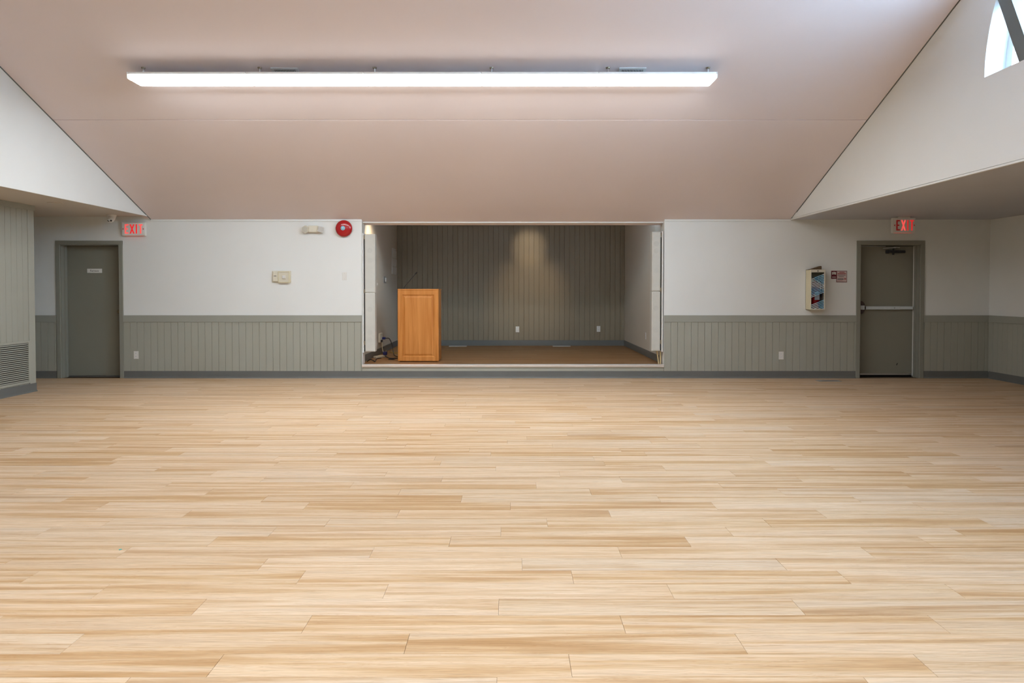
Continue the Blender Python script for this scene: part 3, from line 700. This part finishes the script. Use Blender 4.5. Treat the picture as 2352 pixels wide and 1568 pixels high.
XA, XZ = -4.045, 2.18; n = 5; LX = (XZ - XA) / n; YL1 = 7.69; ZL = 3.578
ordn = ('leftmost', 'second', 'middle', 'fourth', 'rightmost')
rods = [[-3.947], [-2.695], [-1.459], [-.201], [1.05, 2.127]]
for i in range(n):
    lb = {0: 'lit fluorescent wraparound light at the left end of the row', 1: 'lit fluorescent wraparound light second from left in the row', 2: 'lit fluorescent wraparound light in the middle of the row',
          3: 'lit fluorescent wraparound light second from right in the row', 4: 'lit fluorescent wraparound light at the right end of the row'}[i]
    wrap_light(XA + i * LX, XA + (i + 1) * LX, YL1, ZL, lb, rods[i], (i == 0, i == n - 1))
YL2 = 2 * RIDGE - YL1
for i in range(n):
    wrap_light(XA + i * LX, XA + (i + 1) * LX, YL2, ZL, 'lit fluorescent wraparound light of the rear row above the viewer, ' + ('left end', 'second from left', 'middle', 'second from right', 'right end')[i], [XA + i * LX + .1], (i == 0, i == n - 1))

# ceiling vents
def ceiling_vent(xc, label):
    y0, y1 = 7.685, 7.86; zc_ = ceil((y0 + y1) / 2)
    t = thing('ceiling_vent', label, 'vent', (xc, (y0 + y1) / 2, zc_), 'ceiling vents behind the lights')
    rot = Matrix.Rotation(-math.atan(SLOPE), 3, 'X'); pv = (xc, (y0 + y1) / 2, zc_)
    b = MB(); hx = .145; hy = .09
    Y_ = (y0 + y1) / 2
    for q in ((xc - hx, xc + hx, Y_ - hy, Y_ - hy + .022), (xc - hx, xc + hx, Y_ + hy - .022, Y_ + hy), (xc - hx, xc - hx + .022, Y_ - hy + .022, Y_ + hy - .022), (xc + hx - .022, xc + hx, Y_ - hy + .022, Y_ + hy - .022)):
        b.box(*q, zc_ - .012, zc_, rot=rot, piv=pv)
    b.build('frame', 'ventw', t)
    MB().box(xc - hx + .02, xc + hx - .02, Y_ - hy + .02, Y_ + hy - .02, zc_ - .003, zc_ - .001, rot=rot, piv=pv).build('duct_back', 'dark', t)
    for i in range(15):
        xx = xc - hx + .03 + i * (2 * hx - .06) / 14
        MB().box(xx - .004, xx + .004, Y_ - hy + .02, Y_ + hy - .02, zc_ - .010, zc_ - .004, rot=rot, piv=pv).build('slat', 'ventw', t)
ceiling_vent(-2.434, 'white louvred ceiling vent peeking above the light row at left')
ceiling_vent(1.319, 'white louvred ceiling vent peeking above the light row at right')

# ------------------------------------------------------------------ stage contents
# column loudspeakers
def column_speaker(x0, x1, z0, z1, label, drivers):
    y0, y1 = YB + .02, YB + .165
    t = thing('column_speaker', label, 'loudspeaker', ((x0 + x1) / 2, (y0 + y1) / 2, z0), 'white column loudspeakers flanking the stage')
    B(x0, x1, y0 + .006, y1, z0, z1, bev=.006, seg=2).build('cabinet', 'speaker', t)
    gr = B(x0 + .010, x1 - .010, y0, y0 + .012, z0 + .010, z1 - .010, bev=.004).build('grille', 'speaker', t)
    for q in drivers:
        MB().lathe(((x0 + x1) / 2, y0 + .0005, z0 + q * (z1 - z0)), (0, -1, 0), [(.040, 0), (.040, .0012), (.030, .0012), (.030, .0006), (.012, .0006), (.012, .0014), (0, .0016)], 20).build('driver', 'driver', gr)
    return t
column_speaker(-2.226, -2.066, 1.309, 2.203, 'upper white column loudspeaker by the left edge of the stage', (.55, .72))
column_speaker(-2.226, -2.072, .402, 1.305, 'lower white column loudspeaker by the left edge of the stage', (.2, .33, .72))
column_speaker(2.166, 2.299, 1.330, 2.236, 'upper white column loudspeaker by the right edge of the stage', (.35, .68, .80))
column_speaker(2.166, 2.299, .414, 1.326, 'lower white column loudspeaker by the right edge of the stage', (.35, .72))
def rail_mount(x0, x1, z0, z1, gx0, gx1, label):
    t = thing('speaker_mount', label, 'bracket', ((x0 + x1) / 2, YB + .1, z0), 'speaker mounting boards')
    B(x0, x1, YB + .012, YB + .16, z0, z1, bev=.003).build('mounting_board', 'white', t)
    B(gx0, gx1, YB + .05, YB + .15, z0 + .02, z1 - .05).build('gap_strip', 'dark', t)
    for z in (z0 + .12, (z0 + z1) / 2, z1 - .09): B(gx0 - .001, gx1 + .001, YB + .03, YB + .05, z, z + .06, bev=.002).build('hinge', 'brass', t)
rail_mount(-2.262, -2.244, .385, 2.215, -2.244, -2.227, 'narrow white board holding the left column loudspeakers')
rail_mount(2.318, 2.338, .40, 2.245, 2.300, 2.318, 'narrow white board holding the right column loudspeakers')
for xx, a, lb in ((2.292, 8, 'thin dark pine strip leaning under the right loudspeaker'), (2.318, 0, 'pale pine strip standing under the right loudspeaker')):
    b = MB(); b.box(xx - .009, xx + .009, YB + .09, YB + .108, ZS + .001, ZS + .20, rot=Matrix.Rotation(R(-a), 3, 'Y'), piv=(xx, YB + .1, ZS))
    tag(b.build('wood_strip', 'rawwood', org=(xx, YB + .1, ZS)), lb, 'wood strip', 'pine strips under the loudspeaker')

# lectern
lx0, lx1, ly0, ly1, lz0, lz1 = -1.778, -1.132, 11.206, 11.70, ZS, 1.365
t = thing('lectern', 'orange brown wooden lectern with raised front panel on the stage', 'lectern', ((lx0 + lx1) / 2, (ly0 + ly1) / 2, ZS))
pz = lz0 + .012
B(lx0 + .03, lx1 - .03, ly0 + .03, ly1 - .03, lz0, pz + .003).build('plinth', 'dark', t)
b = MB()
b.box(lx0 + .008, lx0 + .026, ly0 + .02, ly1, pz, lz1 - .02); b.box(lx1 - .026, lx1 - .008, ly0 + .02, ly1, pz, lz1 - .02); b.box(lx0 + .026, lx1 - .026, ly0 + .02, ly1 - .05, pz, pz + .018)
b.box(lx0 + .026, lx1 - .026, ly0 + .02, ly1 - .03, .78, .798)
b.build('carcass', 'wood', t)
def rect(i, d): return [(lx0 + i, ly0 + d, pz + i), (lx1 - i, ly0 + d, pz + i), (lx1 - i, ly0 + d, lz1 - .02 - i), (lx0 + i, ly0 + d, lz1 - .02 - i)]
def ringfaces(b, rings):
    V = [[b.bm.verts.new(p) for p in r] for r in rings]
    for A, Bq in zip(V, V[1:]):
        for i in range(4): b.bm.faces.new((A[i], A[(i + 1) % 4], Bq[(i + 1) % 4], Bq[i]))
    return V
b = MB(); V = ringfaces(b, [rect(0, .02), rect(0, .004), rect(.004, 0), rect(.070, 0), rect(.076, .005), rect(.084, .012), rect(.084, .02)]); b.bm.faces.new(V[-1])
b.build('front_frame', 'wood', t)
b = MB(); V = ringfaces(b, [rect(.085, .0195), rect(.085, .0125), rect(.092, .0125), rect(.112, .003), rect(.116, .002)]); b.bm.faces.new(V[-1])
b.build('raised_panel', 'wood', t)
B(lx0 - .002, lx1 + .002, ly0 - .004, ly1, lz1 - .02, lz1, bev=.005, seg=2).build('top', 'wood', t)
t = thing('gooseneck_microphone', 'thin black gooseneck microphone on top of the lectern', 'microphone', (-1.72, 11.45, lz1))
MB().cyl((-1.72, 11.45, lz1), (0, 0, 1), .022, .018, .012, 16).build('base', 'black', t)
MB().tube([(-1.72, 11.45, lz1 + .01), (-1.69, 11.45, 1.42), (-1.61, 11.45, 1.515), (-1.515, 11.45, 1.622)], .0038, 8).build('stem', 'black', t)
MB().tube([(-1.53, 11.45, 1.605), (-1.505, 11.45, 1.632)], .009, 10, 0).build('head', 'black', t)
# wall rack of papers on the left stage wall
t = thing('paper_rack', 'three tier white paper rack on the left stage wall', 'rack', (XSL, 14.1, 1.66))
B(XSL, XSL + .008, 13.86, 14.36, 1.66, 2.17).build('back_board', 'plastic', t)
for i in range(3):
    z = 1.67 + i * .165
    p_ = MB().prism([(XSL + .008, z), (XSL + .016, z), (XSL + .022, z + .125), (XSL + .019, z + .125), (XSL + .013, z + .006), (XSL + .008, z + .006)], 'y', 13.87, 14.35).build('pocket', 'plastic', t)
    B(XSL + .009, XSL + .0125, 13.9, 14.33, z + .01, z + .155).build('paper_sheets', 'paper', p_)
# light switch on the left stage wall
t = thing('light_switch', 'metal switch plate with white rocker on the left stage wall', 'switch', (XSL, 13.09, 1.47))
B(XSL, XSL + .006, 12.96, 13.22, 1.475, 1.60, bev=.002).build('plate', 'metal', t)
B(XSL + .006, XSL + .016, 13.12, 13.19, 1.50, 1.575, bev=.003).build('rocker', 'white', t)
t = thing('wall_socket', 'small white data socket half behind the left loudspeaker', 'socket', (XSL, 12.24, 1.4))
B(XSL, XSL + .006, 12.14, 12.32, 1.41, 1.53, bev=.002).build('plate', 'plastic', t)
B(XSL + .006, XSL + .03, 12.2, 12.27, 1.43, 1.47, bev=.003).build('plug', 'plastic', t)
# power adapter, strip and cords by the lectern
t = thing('wall_power_adapter', 'cream multi outlet adapter plugged low on the left stage wall', 'power adapter', (XSL, 12.55, .42))
B(XSL, XSL + .035, 12.44, 12.68, .425, .585, bev=.005).build('body', 'cream', t)
B(XSL + .035, XSL + .09, 12.60, 12.68, .47, .51, bev=.006).build('plug', 'navy', t)
B(XSL + .035, XSL + .06, 12.47, 12.55, .43, .47, bev=.004).build('plug', 'black', t)
t = thing('power_strip', 'cream power bar lying on the stage floor under the left loudspeaker', 'power bar', (-2.17, 11.9, ZS))
b = MB(); rt = Matrix.Rotation(R(62), 3, 'Z'); b.box(-2.33, -2.03, 11.86, 11.92, ZS + .001, ZS + .04, bev=.006, rot=rt); b.build('body', 'cream', t)
B(-2.145, -2.08, 11.93, 12.0, ZS + .041, ZS + .10, bev=.008).build('plug', 'navy', t)
def cord(name, mt, pts, r, label): tag(MB().tube(pts, r, 8).build(name, mt, org=pts[0]), label, 'cable', 'cables beside the lectern')
f = ZS + .006
cord('extension_lead', 'black', [(-2.225, 12.64, .49), (-2.15, 12.62, .48), (-2.08, 12.5, .36), (-2.03, 12.3, .27), (-1.97, 12.1, f + .01), (-1.87, 11.95, f), (-1.80, 11.72, f)], .007, 'black cord drooping from blue plug to the lectern')
cord('extension_lead', 'beigecord', [(-2.26, 12.5, .44), (-2.25, 12.45, .34), (-2.2, 12.3, .26), (-2.12, 12.1, .25), (-2.11, 12.03, f + .10)], .006, 'beige cord hanging from wall adapter down to power bar')
cord('extension_lead', 'black', [(-2.1, 11.9, f + .02), (-2.02, 11.8, f), (-1.95, 11.75, f), (-1.9, 11.65, f), (-1.93, 11.55, f), (-1.99, 11.6, f), (-1.92, 11.7, f + .006), (-1.83, 11.74, f)], .008, 'black cord looped on the stage floor between power bar and lectern')
cord('extension_lead', 'yellow', [(-2.2, 12.95, f), (-2.12, 12.8, f), (-2.0, 12.75, f), (-1.95, 12.9, f), (-1.86, 12.8, f), (-1.9, 12.68, f)], .005, 'thin yellow cord curling on the stage floor beside the lectern')
cord('extension_lead', 'black', [(-2.27, 11.25, f), (-2.24, 11.2, f + .02), (-2.20, 11.17, f + .035), (-2.16, 11.17, f + .02), (-2.14, 11.2, f), (-2.18, 11.5, f), (-2.2, 11.7, f), (-2.15, 11.8, f)], .008, 'black cord looping at the front left corner of the stage')
cord('extension_lead', 'black', [(-1.80, 11.5, .94), (-1.797, 11.48, .8), (-1.80, 11.5, .66), (-1.795, 11.47, .5), (-1.80, 11.52, .35), (-1.81, 11.55, f + .01)], .006, 'black cord hanging down the left side of the lectern')
# floor registers
def register(x0, x1, y0, y1, z, label):
    t = thing('floor_register', label, 'floor vent', ((x0 + x1) / 2, (y0 + y1) / 2, z), 'floor registers')
    b = MB(); b.box(x0, x1, y0, y0 + .015, z, z + .006, bev=.001); b.box(x0, x1, y1 - .015, y1, z, z + .006, bev=.001); b.box(x0, x0 + .02, y0 + .015, y1 - .015, z, z + .006); b.box(x1 - .02, x1, y0 + .015, y1 - .015, z, z + .006)
    b.build('frame', 'metal' if z < .1 else 'ventw', t)
    k_ = int((x1 - x0 - .04) / .022)
    for i in range(k_): B(x0 + .022 + i * .022, x0 + .034 + i * .022, y0 + .014, y1 - .014, z + .0005, z + .004).build('slat', 'metal' if z < .1 else 'ventw', t)
register(-1.24, -.88, 14.30, 14.42, ZS, 'pale floor register by the stage back wall behind the lectern')
register(.86, 1.22, 14.30, 14.42, ZS, 'pale floor register by the stage back wall at right')
register(4.55, 4.88, 10.42, 10.56, 0, 'floor register in front of the wainscot below the extinguisher cabinet')
# scrap on the floor
tag(MB().prism([(-2.022, 3.636), (-2.012, 3.638), (-2.010, 3.646), (-2.02, 3.650), (-2.026, 3.643)], 'z', .0005, .002).build('paper_scrap', 'teal', org=(-2.018, 3.643, .0005)), 'tiny teal scrap of paper on the plank floor at left', 'scrap')

# ------------------------------------------------------------------ stage lamps
def stage_spot(x, y, z, aim, energy, size, label, col=(1, .78, .5)):
    t = thing('stage_spotlight', label, 'spotlight', (x, y, z), 'warm lamps hidden behind the stage header')
    d = (Vector(aim) - Vector((x, y, z - .12))).normalized()
    MB().cyl((x, y, z - .03), (0, 0, 1), .05, .05, .03, 20).build('canopy', 'black', t)
    MB().tube([(x, y, z - .02), (x, y, z - .1)], .008, 8, 0).build('stem', 'black', t)
    c = Vector((x, y, z - .12)); q = d.to_track_quat('Z', 'Y')
    MB().lathe(tuple(c - d * .06), tuple(d), [(0, 0), (.04, .0), (.05, .02), (.055, .14), (.05, .14), (.045, .03), (0, .03)], 20).build('can', 'black', t)
    ld = bpy.data.lights.new('spot_beam', 'SPOT'); ld.energy = energy; ld.color = col; ld.spot_size = size; ld.spot_blend = 1; ld.shadow_soft_size = .03
    lo = bpy.data.objects.new('spot_beam', ld); COL.objects.link(lo); lo.location = c + d * .085 - Vector((x, y, z)); lo.parent = t
    lo.rotation_euler = d.to_track_quat('-Z', 'Y').to_euler()
stage_spot(.40, 12.55, ZC + .05, (.385, 14.53, 2.22), 60, R(27), 'black ceiling spotlight aimed high at the boarded stage wall')
stage_spot(.62, 12.55, ZC + .05, (.40, 14.53, 1.25), 75, R(48), 'black ceiling spotlight aimed low at the boarded stage wall')
stage_spot(-1.90, 11.5, ZC + .03, (-2.315, 11.75, 1.7), 42, R(120), 'black ceiling spotlight aimed at the left stage wall near the loudspeakers')
